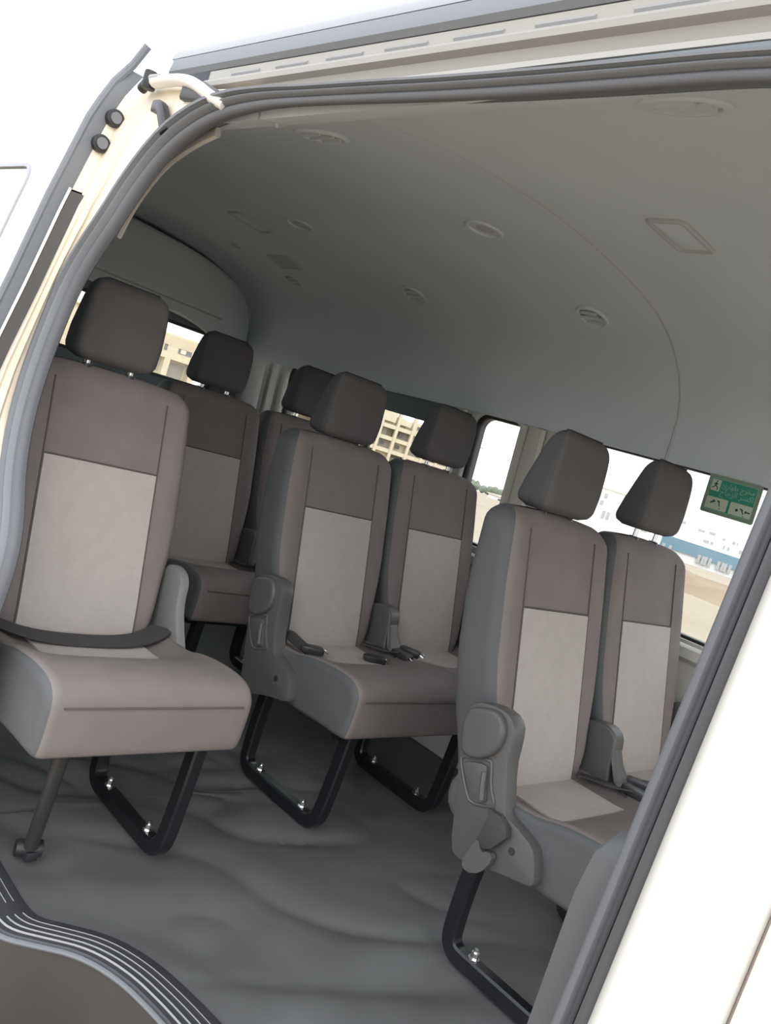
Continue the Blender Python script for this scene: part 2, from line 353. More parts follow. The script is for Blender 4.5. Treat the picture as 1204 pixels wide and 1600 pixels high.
# lower cover inside the front pillar
rings = []
for k, z in enumerate([-.2, .3, .6, .70, .74, .757, .767, .772]):
    s = [1, 1, 1, 1, .93, .78, .5, .2][k]
    rings.append([(.745-(.745-x)*s, yd(.7)+.05+(y)*s, z) for x, y in ((.676, .0), (.672, .02), (.68, .05), (.74, .06), (.745, -.02), (.70, -.025), (.682, -.018))])
add('trim_16', loft(rings), 'vinyl', kind='structure')
# ------------------------------------------------------------------ roof side above the doorway
def rail(prof, x0, x1, nx=30, rnd=0):
    rings = []
    for x in lin(x0, x1, nx):
        rings.append([(x, y-.0, z-.012*max(0, (x-.35))**2) for y, z in prof])
    return loft(rings)
add('trim_17', rail([(-.770, 1.622), (-.785, 1.615), (-.793, 1.600), (-.795, 1.588), (-.77, 1.585), (-.70, 1.62), (-.70, 1.64), (-.75, 1.632)], -.68, 1.3), 'rail', kind='structure')
add('trim_18', rail([(-.792, 1.589), (-.802, 1.580), (-.806, 1.556), (-.800, 1.548), (-.77, 1.55), (-.76, 1.585)], -.655, 1.3), 'rubber', kind='structure')
flange = add('trim_19', rail([(-.792, 1.549), (-.800, 1.546), (-.800, 1.530), (-.806, 1.527), (-.812, 1.520), (-.811, 1.512), (-.800, 1.508), (-.795, 1.490), (-.81, 1.486), (-.812, 1.478), (-.76, 1.476), (-.75, 1.55)], -.50, 1.3), 'paint_shaded', kind='structure')
for k in range(11):
    x0 = -.42+k*.135
    add('weld_notch', rail([(-.8005, 1.537), (-.803, 1.5335), (-.8005, 1.530), (-.797, 1.533)], x0, x0+.085, 4), 'rail', flange)
# ------------------------------------------------------------------ sliding door, slid back; only its leading edge and skin show
sd = thing('sliding_door', 'open cream sliding door slid back behind the doorway, dark rubber strip on edge', 'door', (-1.4, -.98, -.2))
def W_(p): return (p[0]+1.4, p[1]+.98, p[2]+.2)
def yo(z): return yj(z)-.046
def sd_loft(cols, zs): return loft([[W_(c(z)) for c in cols] for z in zs])
zs = lin(-.2, 1.575, 40)
def holes_skin():
    wv = rrect(.52, .24, .05, 6, -1.42, 1.09)
    m = plate([(-.757, -.2), (-.757, 1.575), (-2.05, 1.575), (-2.05, -.2)], [wv], .006, lambda u, v, w: (u, v, w))
    bm = bmesh.new(); bm.from_mesh(m)
    for z in lin(-.1, 1.55, 26): bmesh.ops.bisect_plane(bm, geom=bm.verts[:]+bm.edges[:]+bm.faces[:], plane_co=(0, z, 0), plane_no=(0, 1, 0))
    for v in bm.verts: x, z, w = v.co; v.co = W_((x, yo(z)+.004+w, z))
    bmesh.ops.recalc_face_normals(bm, faces=bm.faces); bm.to_mesh(m); bm.free()
    link('outer_skin', m, 'paint', sd, False)
    def pm(poly, hl, t, mt, nm, dy):
        m = plate(poly, hl, t, lambda u, v, w: (u, v, w)); bm = bmesh.new(); bm.from_mesh(m)
        for z in lin(.86, 1.32, 10): bmesh.ops.bisect_plane(bm, geom=bm.verts[:]+bm.edges[:]+bm.faces[:], plane_co=(0, z, 0), plane_no=(0, 1, 0))
        for v in bm.verts: x, z, w = v.co; v.co = W_((x, yo(z)+dy+w, z))
        bmesh.ops.recalc_face_normals(bm, faces=bm.faces); bm.to_mesh(m); bm.free(); link(nm, m, mt, sd, False)
    pm(rrect(.523, .243, .05, 6, -1.42, 1.09), [rrect(.515, .235, .045, 6, -1.42, 1.09)], .012, 'rail', 'window_rubber', .003)
    pm(rrect(.518, .238, .046, 6, -1.42, 1.09), [], .004, 'glass_film', 'window_pane', .004)
    link('inner_panel', plate([(-.80, -.2), (-.80, 1.5), (-2.0, 1.5), (-2.0, -.2)], [wv], .004, lambda u, v, w: W_((u, max(yj(v)-.012, yo(v)+.012)+w, v))), 'darktrim', sd, False)
holes_skin()
add('weatherstrip', sd_loft([lambda z: (-.752, yj(z)-.010, z), lambda z: (-.744, yj(z)-.013, z), lambda z: (-.743, yj(z)-.020, z), lambda z: (-.746, yo(z)+.005, z), lambda z: (-.752, yo(z)+.002, z), lambda z: (-.79, yo(z)+.003, z), lambda z: (-.79, yj(z)-.010, z)], lin(-.2, 1.55, 36)), 'rubber', sd)  # black rubber made lighter, flare put into the colour
add('edge_strip', tube([W_((-.752+(.03*sstep(1.53, 1.60, z)), yo(z)+.002+(.0 if z < 1.5 else .0), z)) for z in lin(-.2, 1.60, 44)], .008, 8), 'rubber', sd)
add('edge_line', tube([W_((-.737, yj(z)-.019, z)) for z in lin(-.2, 1.29, 30)], .003, 6), 'paint', sd)
for z in (1.392, 1.448):
    c = Vector(W_((-.733, yj(z)-.006, z)))
    st = add('stopper', cyl(c+Vector((-.02, 0, 0)), c+Vector((.008, -.003, 0)), .017, 20), 'rubber_black', sd, bev=.003)
    add('stopper_cap', cyl(c+Vector((.008, -.003, 0)), c+Vector((.011, -.003, 0)), .011, 16), 'rubber', st)
arm = chaikin([(-.615, -.842, 1.513), (-.575, -.843, 1.512), (-.52, -.842, 1.511), (-.46, -.842, 1.500), (-.40, -.838, 1.475), (-.36, -.826, 1.462)], 2, False)
add('roller_arm', tube([W_(p) for p in arm], .0105, 10, sx=1.3), 'paint', sd)
for a, b, r in (((-.632, -.846, 1.50), (-.632, -.846, 1.533), .013), ((-.672, -.84, 1.505), (-.655, -.84, 1.517), .010)):
    add('roller', cyl(W_(a), W_(b), r, 16), 'rubber_black', sd, bev=.003)
add('arm_pin', cyl(W_((-.62, -.85, 1.518)), W_((-.585, -.85, 1.517)), .006, 12), 'polemetal', sd)
add('arm_bracket', tube([W_(p) for p in ((-.50, -.832, 1.492), (-.44, -.828, 1.487), (-.39, -.826, 1.47))], .017, 8, sx=.7, sq=True), 'plastic_dark', sd)
add('latch_hook', tube([W_(p) for p in chaikin([(-.575, -.846, 1.462), (-.55, -.847, 1.462), (-.53, -.846, 1.44), (-.515, -.842, 1.415)], 1, False)], .0105, 8, sx=.8, sq=True), 'plastic_dark', sd)
# ------------------------------------------------------------------ floor, sill trim and step
inner = resample([Vector((x, y, 0)) for x, y in chaikin([(-.66, -.778), (-.45, -.778), (-.325, -.779), (-.285, -.768), (-.253, -.724), (-.2, -.662), (-.123, -.622), (-.039, -.601), (.054, -.586), (.2, -.575), (.45, -.57), (.60, -.60), (.72, -.66)], 2, False)], 120)
outer = resample([Vector((x, y, 0)) for x, y in chaikin([(-.66, -.855), (-.45, -.855), (-.30, -.855), (-.262, -.843), (-.224, -.794), (-.178, -.735), (-.10, -.695), (-.018, -.678), (.021, -.673), (.1, -.664), (.2, -.655), (.45, -.65), (.60, -.69), (.72, -.76)], 2, False)], 120)
def y_edge(x):
    if x <= -.66: return -.93
    b = [p for p in inner]
    for p, q in zip(b, b[1:]):
        if p.x <= x <= q.x: return p.y+(q.y-p.y)*(x-p.x)/max(1e-6, q.x-p.x)
    return -.93
def wrinkle(x, y):
    e = sstep(-.05, .12, y-y_edge(x)) if x > -.66 else 1
    q = Vector((x*2.2-y*1.2, y*1.8+x*.9, .3)); w = noise.noise(Vector((x*1.7, y*1.7, 5)))*.5
    a = noise.noise(Vector((q.x*2.2+w*2, q.y*1.1, 1.0)))
    ridge = (1-abs(a))**5
    fade = sstep(.35, -.25, y)*.9+.1
    return (-.030*(ridge*.7)+.008*noise.noise(Vector((x*9, y*6, 2))))*e*fade-.0005
NX, NY = 260, 130; V = []; F = []
for i in range(NX+1):
    x = -2.69+(1.62+2.69)*i/NX; y0 = y_edge(x)
    if x > .72: y0 = -.9
    for j in range(NY+1):
        y = y0+(.93-y0)*j/NY; V.append((x, y, min(0, wrinkle(x, y))))
for i in range(NX):
    for j in range(NY): F.append((i*(NY+1)+j, (i+1)*(NY+1)+j, (i+1)*(NY+1)+j+1, i*(NY+1)+j+1))
add('floor', (V, F), 'mat', kind='structure')
sill = add('trim_20', loft([[a+Vector((0, 0, z)).lerp(Vector((0, 0, z)), 0) if t == 0 else a.lerp(b, t)+Vector((0, 0, z)) for t, z in ((0, -.004), (0.001, .003), (.06, .006), (.5, .005), (.93, .003), (1, -.004), (1, -.03), (0.002, -.03))] for a, b in zip(inner, outer)]), 'sill', kind='structure')
for t in (.26, .44, .62, .80):
    for i0, i1 in ((0, 27), (29, 74), (77, 119)):
        add('sill_rib', loft([[a.lerp(b, t-.018)+Vector((0, 0, .0035)), a.lerp(b, t)+Vector((0, 0, .0068)), a.lerp(b, t+.018)+Vector((0, 0, .0035))] for a, b in zip(inner[i0:i1], outer[i0:i1])]), 'sill_line', sill)
add('sill_lip', tube([p+Vector((0, -.002, -.004)) for p in outer], .005, 8), 'rubber', sill)
add('trim_21', loft([[b+Vector((0, -.001, -.008)), b+Vector((0, -.012, -.10)), b+Vector((0, -.018, -.20)), Vector((b.x, -.96, -.212)), Vector((b.x, -.965, -.23)), Vector((b.x, b.y+.02, -.23)), b+Vector((0, .02, -.01))] for b in outer]), 'step', kind='structure')
# ------------------------------------------------------------------ ceiling fittings
def frame_at(x, y):
    e = .02; z = zceil(x, y); tx = Vector((1, 0, (zceil(x+e, y)-zceil(x-e, y))/(2*e))).normalized(); ty = Vector((0, 1, (zceil(x, y+e)-zceil(x, y-e))/(2*e))).normalized()
    n = tx.cross(ty); n = -n if n.z > 0 else n
    return Vector((x, y, z)), tx, n.cross(tx), n
def ceil_disc(name, x, y, r, label, cat, group=None, slats=True):
    o, tx, ty, n = frame_at(x, y); t = thing(name, label, cat, o, group)
    def P(u, v, w): return tx*u+ty*v+n*w
    def circ(rr, w, k=28): return [P(rr*math.cos(2*math.pi*i/k), rr*math.sin(2*math.pi*i/k), w) for i in range(k)]
    add('bezel', loft([circ(r, -.008), circ(r, .003), circ(r*.94, .006), circ(r*.8, .006), circ(r*.76, .001), circ(r*.76, -.008)], True, False), 'headliner', t)
    b = add('bowl', loft([circ(r*.78, .0), circ(r*.6, -.002), circ(r*.3, .003)], True, True), 'vent', t)
    if slats:
        for k in (-.5, 0, .5):
            add('slat', loft([[P(u, k*r*.9-.003, .001), P(u, k*r*.9-.003, .008), P(u, k*r*.9+.003, .008), P(u, k*r*.9+.003, .001)] for u in (-r*.66*(1-abs(k)*.5), r*.66*(1-abs(k)*.5))]), 'headliner', t)
    return t
ceil_disc('air_vent', .32, -.555, .062, 'round air vent on the ceiling edge above the doorway, upper right of photo', 'air vent', 'round air vents')
ceil_disc('air_vent', -.545, -.505, .06, 'round air vent on the ceiling above the doorway rear corner', 'air vent', 'round air vents')
ceil_disc('air_vent', -.545, .598, .055, 'round air vent above the front left window, beside the ceiling joint', 'air vent', 'round air vents')
ceil_disc('air_vent', -1.33, .602, .055, 'round air vent above the left middle row of seats', 'air vent', 'round air vents')
ceil_disc('air_vent', -2.06, .588, .05, 'round air vent nearest the rear duct cover, low on ceiling edge', 'air vent', 'round air vents')
ceil_disc('ceiling_speaker', -.61, .107, .055, 'round speaker grille in the middle of the ceiling behind the joint', 'speaker', None, False)
ceil_disc('ceiling_speaker', -1.468, .13, .052, 'round speaker grille on the ceiling further back, over the aisle', 'speaker', None, False)
ceil_disc('coat_knob', -2.165, .332, .035, 'small round grey fitting at the far rear of the ceiling', 'knob', None, False)
def ceil_rect(name, x, y, hx, hy, r, label, cat, lens, ang=0):
    o, tx, ty, n = frame_at(x, y); t = thing(name, label, cat, o)
    c, s = math.cos(ang), math.sin(ang); tx, ty = tx*c+ty*s, ty*c-tx*s
    def ring(d, w): return [tx*u+ty*v+n*w for u, v in rrect(hx-d, hy-d, max(.004, r-d), 5)]
    add('bezel', loft([ring(0, -.006), ring(0, .004), ring(.004, .008), ring(.009, .008), ring(.012, .002), ring(.012, -.006)], True, False), 'vent', t)
    add('lens' if lens else 'grille', loft([ring(.012, -.004), ring(.0125, .003), ring(.02, .005)]), 'headliner' if lens else 'vent', t)
ceil_rect('dome_lamp', -.02, .080, .048, .085, .02, 'rounded rectangular dome lamp on the ceiling just ahead of the joint', 'lamp', True)
ceil_rect('dome_lamp', -1.755, .122, .045, .085, .02, 'rectangular dome lamp far back on the ceiling above the aisle', 'lamp', True)
ceil_rect('ceiling_grille', -1.965, .452, .075, .05, .012, 'dark rectangular return grille at the rear of the ceiling', 'grille', False)
# ------------------------------------------------------------------ seats
def xF(z): return .05-.275*(z-.38)-(.05*max(0, .44-z)**1*.9 if z < .44 else 0)
def HW(z): return lerp_table([(.34, .178), (.42, .186), (.50, .196), (.58, .210), (.64, .2155), (.8, .2155), (.95, .207)], z)
def TH(z): return lerp_table([(.34, .10), (.5, .125), (.75, .115), (.955, .085)], z)
def bol(u): return .011*math.exp(-((abs(u)-.178)/.032)**2)
def backrest(parent, y0, sc):
    rings = []
    lv = [(z, 0) for z in lin(.352, .915, 26)]+[(.915+.04*math.sin(a), 1-math.cos(a)) for a in (math.radians(d) for d in (18, 36, 54, 70, 82, 90))]
    lv = [(.345, .5)]+lv
    for z, s in lv:
        hw = HW(z)*sc-.034*s; t = TH(z)/2-.03*s; cx = xF(z)-TH(z)/2; ring = []
        for px, py in rrect(t, hw, min(.03, t*.95), 5):
            ring.append((cx+px, py))
        # densify the front face
        out = []
        for a, b in zip(ring, ring[1:]+ring[:1]):
            out.append(a)
            if abs(a[1]-b[1]) > .1:
                for k in range(1, 14): out.append((a[0]+(b[0]-a[0])*k/14, a[1]+(b[1]-a[1])*k/14))
        rings.append([(x+(bol(y/sc)*(1-s) if x > cx+t*.3 else 0)*sstep(.36, .45, z), y+y0, z+(.012*(1-(y/.21)**2)*s)) for x, y in out])
    me = mesh('backrest', *loft(rings)); o = link('backrest', me, ['fabric', 'vinyl'], parent)
    nq = len(rings[0])
    for q, p in enumerate(me.polygons): p.material_index = 0 if (q % nq in (0, 1, 2) or q % nq >= 34) or q >= nq*(len(rings)-1) else 1
    def surf(u, z, d):
        return (xF(z)+bol(u)*sstep(.36, .45, z)+d, y0+u*sc, z)
    add('insert_panel', patch(surf, lin(-.134, .134, 13), [.368]+lin(.385, .7555, 14), .0035, -.004), 'panel', o)
    for sgn in (-1, 1):
        add('seam', tube([surf(sgn*.1365, z, .0012) for z in lin(.375, .925, 24)], .0021, 6), 'seam', o)
    add('seam', tube([surf(u, .7575, .0015) for u in lin(-.1365, .1365, 10)], .0021, 6), 'seam', o)
    return o
CP = chaikin([(-.03, .30), (-.03, .40), (.10, .402), (.19, .404), (.25, .425), (.36, .438), (.425, .434), (.452, .412), (.458, .388), (.456, .33), (.452, .295), (.440, .283), (.35, .281), (.24, .272), (.1, .28)], 2)
def offset_poly(p, d):
    o = []; n = len(p)
    for i in range(n):
        a, b = p[i-1], p[(i+1) % n]; tx, tz = b[0]-a[0], b[1]-a[1]; l = math.hypot(tx, tz) or 1
        o.append((p[i][0]-tz/l*d, p[i][1]+tx/l*d))
    return o
def cushion(parent, centers, hw):
    y0, y1 = centers[0]-hw, centers[-1]+hw; ys = []
    for k in range(6):
        a = math.radians(90*k/5); ys.append((y0+.02*(1-math.cos(a)), .02*(1-math.sin(a))))
    core = lin(y0+.025, y1-.025, 14*len(centers)+1)
    g = [(c0+c1)/2 for c0, c1 in zip(centers, centers[1:])]
    for y in core:
        if all(abs(y-q) > .008 for q in g): ys.append((y, 0))
    for q in g: ys += [(q-.006, .0), (q-.002, .007), (q+.002, .007), (q+.006, 0)]
    for k in range(6):
        a = math.radians(90*k/5); ys.append((y1-.02*(1-math.cos(a)), .02*(1-math.sin(a))))
    ys.sort()
    rings = []
    for y, d in ys:
        u = min(abs(y-c) for c in centers); pts = [(.22+(x-.22)*(1-d/.24), .345+(z-.345)*(1-d/.075)) for x, z in CP] if d else CP
        rings.append([(x, y, z-(.024*max(0, 1-(u/.2)**6)*sstep(.34, .2, x)*(1 if z > .36 else 0))) for x, z in pts])
    me = mesh('seat_cushion', *loft(rings)); o = link('seat_cushion', me, ['fabric', 'vinyl'], parent)
    nq = len(CP); nr = len(rings)-1
    for q, p in enumerate(me.polygons): p.material_index = 1 if q//nq < 3 or q//nq >= nr-3 or p.normal.z < -.5 else 0
    for c in centers:
        def surf(u, x, d):
            z = lerp_table([(0, .402), (.19, .404), (.25, .424)], x)-.024*max(0, 1-(u/.2)**6)*sstep(.34, .2, x)+d
            return (x, c+u, z)
        add('insert_panel', patch(surf, lin(-.134, .134, 11), lin(.05, .196, 7), .0038, -.004), 'panel', o)
        add('seam', tube([(.4585, c+u, .390) for u in lin(-hw+.03, hw-.03, 8)], .0022, 6), 'seam', o)
    return o
def headrest(parent, y0, lift, sc=1):
    rings = []
    for k in range(23):
        t = k/22; z = .968+.194*t; e = 0
        if t < .16: e = 1-math.sqrt(max(0, 1-((.16-t)/.16)**2))
        if t > .80: e = 1-math.sqrt(max(0, 1-((t-.80)/.20)**2))
        xf = -.088-.010*t-.004*(2*t-1)**2; xb = lerp_table([(0, -.203), (.3, -.186), (1, -.148)], t)
        hw = lerp_table([(0, .108), (.35, .112), (.7, .107), (1, .098)], t)*sc
        xf -= .022*e; xb += .022*e; hw -= .028*e; c = (xf+xb)/2; h = (xf-xb)/2; ring = []
        for px, py in rrect(h, hw, h*.45, 6): ring.append((c+px-(.012*(py/hw)**2 if px > 0 else 0), y0+py, z+lift))
        rings.append(ring)
    me = mesh('headrest', *loft(rings)); o = link('headrest', me, ['fabric_dark', 'vinyl_dark'], parent)
    for q, p in enumerate(me.polygons): p.material_index = 0 if q % 28 in (0, 1, 2, 24, 25, 26, 27) and q < 28*22 else 1
    for s in (-1, 1):
        add('seam', tube([(lerp_table([(0, -.092), (1, -.104)], t)-.0095-.004*(2*t-1)**2, y0+s*.088*sc, .968+.194*t+lift) for t in lin(.12, .88, 12)], .0018, 6), 'seam', o)
        ps = add('post', cyl((-.142, y0+s*.055, .93), (-.140, y0+s*.055, 1.0+lift), .0068, 12), 'chrome', o)
        add('post_guide', cyl((-.142, y0+s*.055, .945), (-.142, y0+s*.055, .9685), .017, 16, .013), 'plastic_dark', parent)
    return o
COVER = chaikin([(.03, .566), (-.005, .556), (-.024, .53), (-.020, .49), (.0, .42), (.022, .35), (.048, .255), (.070, .247), (.105, .252), (.17, .276), (.240, .291), (.252, .300), (.238, .34), (.224, .362), (.19, .374), (.145, .385), (.138, .40), (.112, .47), (.108, .52), (.100, .555), (.07, .57)], 1)
BUMP = chaikin([(.025, .556), (-.004, .545), (-.014, .52), (-.008, .485), (.004, .452), (.03, .448), (.062, .462), (.088, .49), (.092, .53), (.078, .556), (.055, .565)], 2)
RIDGE = chaikin([(.004, .435), (.012, .442), (.075, .466), (.082, .455), (.093, .42), (.118, .388), (.106, .380), (.062, .364), (.044, .378), (.012, .42)], 1)
LEVER = chaikin([(.015, .434), (.072, .456), (.078, .44), (.088, .405), (.098, .388), (.086, .378), (.070, .377), (.046, .392), (.022, .418)], 1)
SLIM = chaikin([(.03, .566), (-.01, .55), (-.02, .50), (.0, .40), (.03, .34), (.14, .34), (.150, .385), (.118, .425), (.085, .48), (.080, .545)], 2)
def side_cover(parent, y, sgn, lever=True, th=.042):     # sgn -1: faces the near side
    me = mesh('side_cover', *extrude_xz(COVER, y, y-sgn*th)); bevel(me, .006, 2); o = link('side_cover', me, 'plastic', parent)
    me = mesh('recliner_boss', *extrude_xz(BUMP, y+sgn*.016, y-sgn*.02)); bevel(me, .009, 3); link('recliner_boss', me, 'plastic', o)
    if lever:
        add('lever_rim', tube([(x, y+sgn*.001, z) for x, z in RIDGE], .0035, 6, closed=True), 'plastic', o)
        me = mesh('recliner_lever', *extrude_xz(LEVER, y+sgn*.008, y-sgn*.02)); bevel(me, .005, 2); link('recliner_lever', me, 'plastic', o)
        add('lever_grip', tube([(.074, y+sgn*.010, .44), (.081, y+sgn*.012, .415), (.090, y+sgn*.012, .388)], .0055, 8), 'plastic', o)
        add('screw_hole', cyl((.185, y+sgn*.0015, .331), (.185, y-sgn*.01, .331), .0075, 16), 'plastic_dark', o)
    return o
LEG = [(.066, .285), (.058, .16), (.060, .06), (.066, .036), (.082, .022), (.11, .0195), (.33, .0195), (.365, .022), (.386, .038), (.396, .062), (.404, .16), (.410, .285)]
def leg_frame(parent, y):
    p = chaikin(LEG[:1]+LEG[1:], 2, False)
    o = add('leg_frame', tube([(x, y, z) for x, z in p], .0185, 8, sx=.85, sq=True), 'black_metal', parent)
    for x in (.130, .325):
        add('bolt', merge(cyl((x, y, .036), (x, y, .0405), .0125, 16), cyl((x, y, .0405), (x, y, .053), .009, 6), cyl((x, y, .053), (x, y, .060), .0045, 10)), 'chrome', o, smooth=False)
    return o
def strap(parent, pts, w, name='seat_belt', m='webbing', up=(1, 0, .1)):
    P = resample([Vector(p) for p in chaikin(pts, 2, False)], 30); up = Vector(up).normalized(); rings = []
    for i, p in enumerate(P):
        t = (P[min(i+1, 29)]-P[max(0, i-1)]).normalized(); a = (up-t*up.dot(t)).normalized(); nn = t.cross(a)*.0014
        rings.append([p-a*w/2+nn, p+a*w/2+nn, p+a*w/2-nn, p-a*w/2-nn])
    return add(name, loft(rings), m, parent)
def buckle(parent, c, d, red=False, name='buckle'):
    c, d = Vector(c), Vector(d).normalized(); s = d.cross(Vector((0, 0, 1))).normalized(); n = s.cross(d)
    rings = [[c+d*t+s*u*w+n*v*h for u, v in ((-1, -1), (1, -1), (1, 1), (-1, 1))] for t, w, h in ((-.032, .010, .006), (-.022, .016, .009), (.026, .018, .010), (.034, .017, .008))]
    o = add(name, loft(rings), 'plastic_dark', parent, bev=.003)
    if red: add('release_button', loft([[c+d*.022+s*u*.012+n*(.011+v) for u, v in ((-1, -.003), (1, -.003), (1, .001), (-1, .001))], [c+d*.037+s*u*.012+n*(.008+v) for u, v in ((-1, -.003), (1, -.003), (1, .001), (-1, .001))]]), 'red', o)
    else: add('tongue', merge(tube([c+d*.036+s*.012+n*.004, c+d*.046+s*.013+n*.002, c+d*.046-s*.013+n*.002, c+d*.036-s*.012+n*.004], .002, 6)), 'chrome', o)
    return o
def double_seat(x, label, lifts, near_belt, zoff=0, red=False):
    t = thing('double_seat', label, 'seat', (x, .15, zoff), 'double seats along the left wall')
    for y, l in zip((0, .44), lifts): backrest(t, y, 1); headrest(t, y, l)
    cushion(t, (0, .44), .222)
    side_cover(t, -.252, -1); side_cover(t, .692, 1, False)
    # centre hinge covers between the two backs
    me = mesh('hinge_cover', *extrude_xz([(q[0]*.9, q[1]-.045) for q in COVER], .197, .243)); bevel(me, .012, 3); link('hinge_cover', me, 'plastic', t)
    add('hinge_foot', loft([[(a, .22-w, z), (a, .22+w, z), (a+.012, .22+w*.8, z-.004), (a+.012, .22-w*.8, z-.004)] for a, w, z in ((.075, .02, .50), (.10, .024, .45), (.125, .034, .415), (.165, .040, .398))]), 'plastic', t, bev=.004)
    leg_frame(t, -.157); leg_frame(t, .29)
    add('cross_tube', cyl((.40, -.20, .276), (.40, .64, .276), .011, 10), 'black_metal', t)
    add('cross_tube', cyl((.07, -.20, .268), (.07, .64, .268), .011, 10), 'black_metal', t)
    add('back_shell', box(.02, .12, -.2, .64, .285, .36), 'plastic', t, bev=.02)
    strap(t, [(.06, .15, .40), (.10, .165, .405), (.14, .18, .408), (.17, .20, .415)], .04, up=(.3, 1, 0))
    buckle(t, (.175, .205, .413), (1, .25, -.05), red)
    buckle(t, (.15, .265, .415), (.8, .5, -.05))
    if near_belt == 'tucked':
        strap(t, [(.12, -.225, .37), (.10, -.215, .42), (.10, -.19, .432), (.13, -.16, .41), (.15, -.13, .395)], .034, up=(.6, .2, .5))
        buckle(t, (.145, -.125, .402), (.5, .9, 0))
        buckle(t, (.17, .10, .393), (.5, .9, 0))
    if near_belt == 'hanging':
        add('belt_pouch', loft([[(.135+a*.022*s+dx, -.262+b*.008*s, z) for a, b in ((-1, -1), (1, -1), (1, 1), (-1, 1))] for z, s, dx in ((.305, .45, -.012), (.318, .9, -.004), (.355, 1.25, .012), (.372, 1.1, .008), (.384, .8, -.006))]), 'webbing', t, bev=.003)
        add('belt_guide', extrude_xz(chaikin([(.095, .255), (.115, .245), (.145, .262), (.162, .30), (.150, .312), (.130, .298), (.116, .322), (.104, .29)], 1), -.256, -.27), 'plastic', t)
        strap(t, [(.11, .30, .405), (.13, .34, .400), (.15, .40, .397), (.17, .46, .40)], .045, up=(1, 0, 0))
    return t
double_seat(0.0, 'double van seat nearest the white door pillar, large and frontmost on the left wall', (.0, .022), 'hanging')
double_seat(-.8086, 'double van seat in the middle of the left wall row, whole cushion visible', (.0, .014), 'tucked')
double_seat(-1.5688, 'double van seat farthest back, half hidden behind the single seat, red buckle', (.012, .012), 'none', .012, True)
# single seat by the doorway
t = thing('single_seat', 'single van seat at left beside the doorway, light panel and grey folding leg', 'seat', (-.7872, -.6194, 0))
backrest(t, 0, 1.04); headrest(t, -.007, .008, .94); cushion(t, (0,), .226)
me = mesh('side_cover', *extrude_xz(SLIM, .210, .236)); bevel(me, .007, 2); link('side_cover', me, 'cover_light', t)
leg_frame(t, .15)
rd = add('folding_leg', merge(cyl((.415, -.150, .285), (.318, -.105, .03), .0145, 14)), 'rod', t)
add('leg_foot', merge(cyl((.300, -.128, .018), (.315, -.078, .018), .0175, 16), box(.29, .33, -.115, -.09, .0, .02)), 'rubber_black', rd, bev=.003)
strap(t, [(.10, -.285, .44), (.105, -.24, .430), (.095, -.2, .412), (.11, -.12, .392), (.118, 0, .389), (.112, .10, .391), (.09, .17, .402), (.07, .205, .415)], .062, up=(1, 0, -.05))
add('back_shell', box(.02, .12, -.19, .19, .285, .36), 'plastic', t, bev=.02)
add('cross_tube', cyl((.40, -.17, .276), (.40, .2, .276), .011, 10), 'black_metal', t)
# ------------------------------------------------------------------ emergency sticker on the front left window
st = thing('exit_sticker', 'green emergency exit sticker with running figure on the front left window', 'sticker', (-.066, .8465, 1.150))
tl = math.atan(.092)
def SP(u, v, w): return (u, -w-.092*v, v)       # u along the van, v up, w towards the inside
def srect(name, m, w, h, r, cu, cv, wv, parent, th=.0006): return add(name, loft([[SP(u, v, wv) for u, v in rrect(w, h, r, 3, cu, cv)], [SP(u, v, wv+th) for u, v in rrect(w, h, r, 3, cu, cv)]]), m, parent, smooth=False)
base = srect('border', 'sage', .080, .056, .006, 0, 0, 0, st)
srect('line', 'signline', .069, .046, .004, 0, 0, .0008, base)
srect('field', 'green', .0675, .0445, .004, 0, 0, .0016, base)
srect('pictogram_field', 'pale', .013, .0165, .002, -.053, .026, .0024, base)
for cu in (-.0365, .0365): srect('picture_field', 'pale', .0325, .0175, .003, cu, -.0255, .0024, base)
def stick(parts, m, nm): add(nm, merge(*[loft([[SP(x0-(z1-z0)/L*w, z0+(x1-x0)/L*w, .0032), SP(x0+(z1-z0)/L*w, z0-(x1-x0)/L*w, .0032), SP(x0+(z1-z0)/L*w, z0-(x1-x0)/L*w, .0036), SP(x0-(z1-z0)/L*w, z0+(x1-x0)/L*w, .0036)], [SP(x1-(z1-z0)/L*w, z1+(x1-x0)/L*w, .0032), SP(x1+(z1-z0)/L*w, z1-(x1-x0)/L*w, .0032), SP(x1+(z1-z0)/L*w, z1-(x1-x0)/L*w, .0036), SP(x1-(z1-z0)/L*w, z1+(x1-x0)/L*w, .0036)]]) for x0, z0, x1, z1, w in parts for L in [math.hypot(x1-x0, z1-z0)]]), m, base, smooth=False)
stick([(-.053, .036, -.0505, .0395, .0017), (-.0535, .034, -.0535, .025, .0022), (-.053, .033, -.047, .029, .001), (-.054, .033, -.0595, .028, .001), (-.053, .025, -.047, .020, .0013), (-.047, .020, -.047, .013, .0012), (-.0545, .025, -.059, .019, .0013), (-.059, .019, -.0635, .0175, .0012)], 'signdark', 'running_figure')
stick([(-.054, -.026, -.047, -.021, .0022), (-.048, -.017, -.041, -.021, .0022), (-.047, -.024, -.043, -.0165, .001), (-.035, -.0165, -.027, -.0185, .0018), (-.031, -.018, -.025, -.031, .0014), (-.026, -.038, -.021, -.038, .001)], 'signdark', 'hammer_picture')
stick([(.022, -.027, .030, -.027, .0022), (.026, -.031, .026, -.023, .0022), (.035, -.0205, .044, -.0245, .0018), (.040, -.023, .047, -.034, .0014), (.050, -.0265, .065, -.0265, .0018), (.050, -.0265, .054, -.023, .001), (.050, -.0265, .054, -.030, .001), (.046, -.040, .051, -.040, .001)], 'signdark', 'hammer_picture')
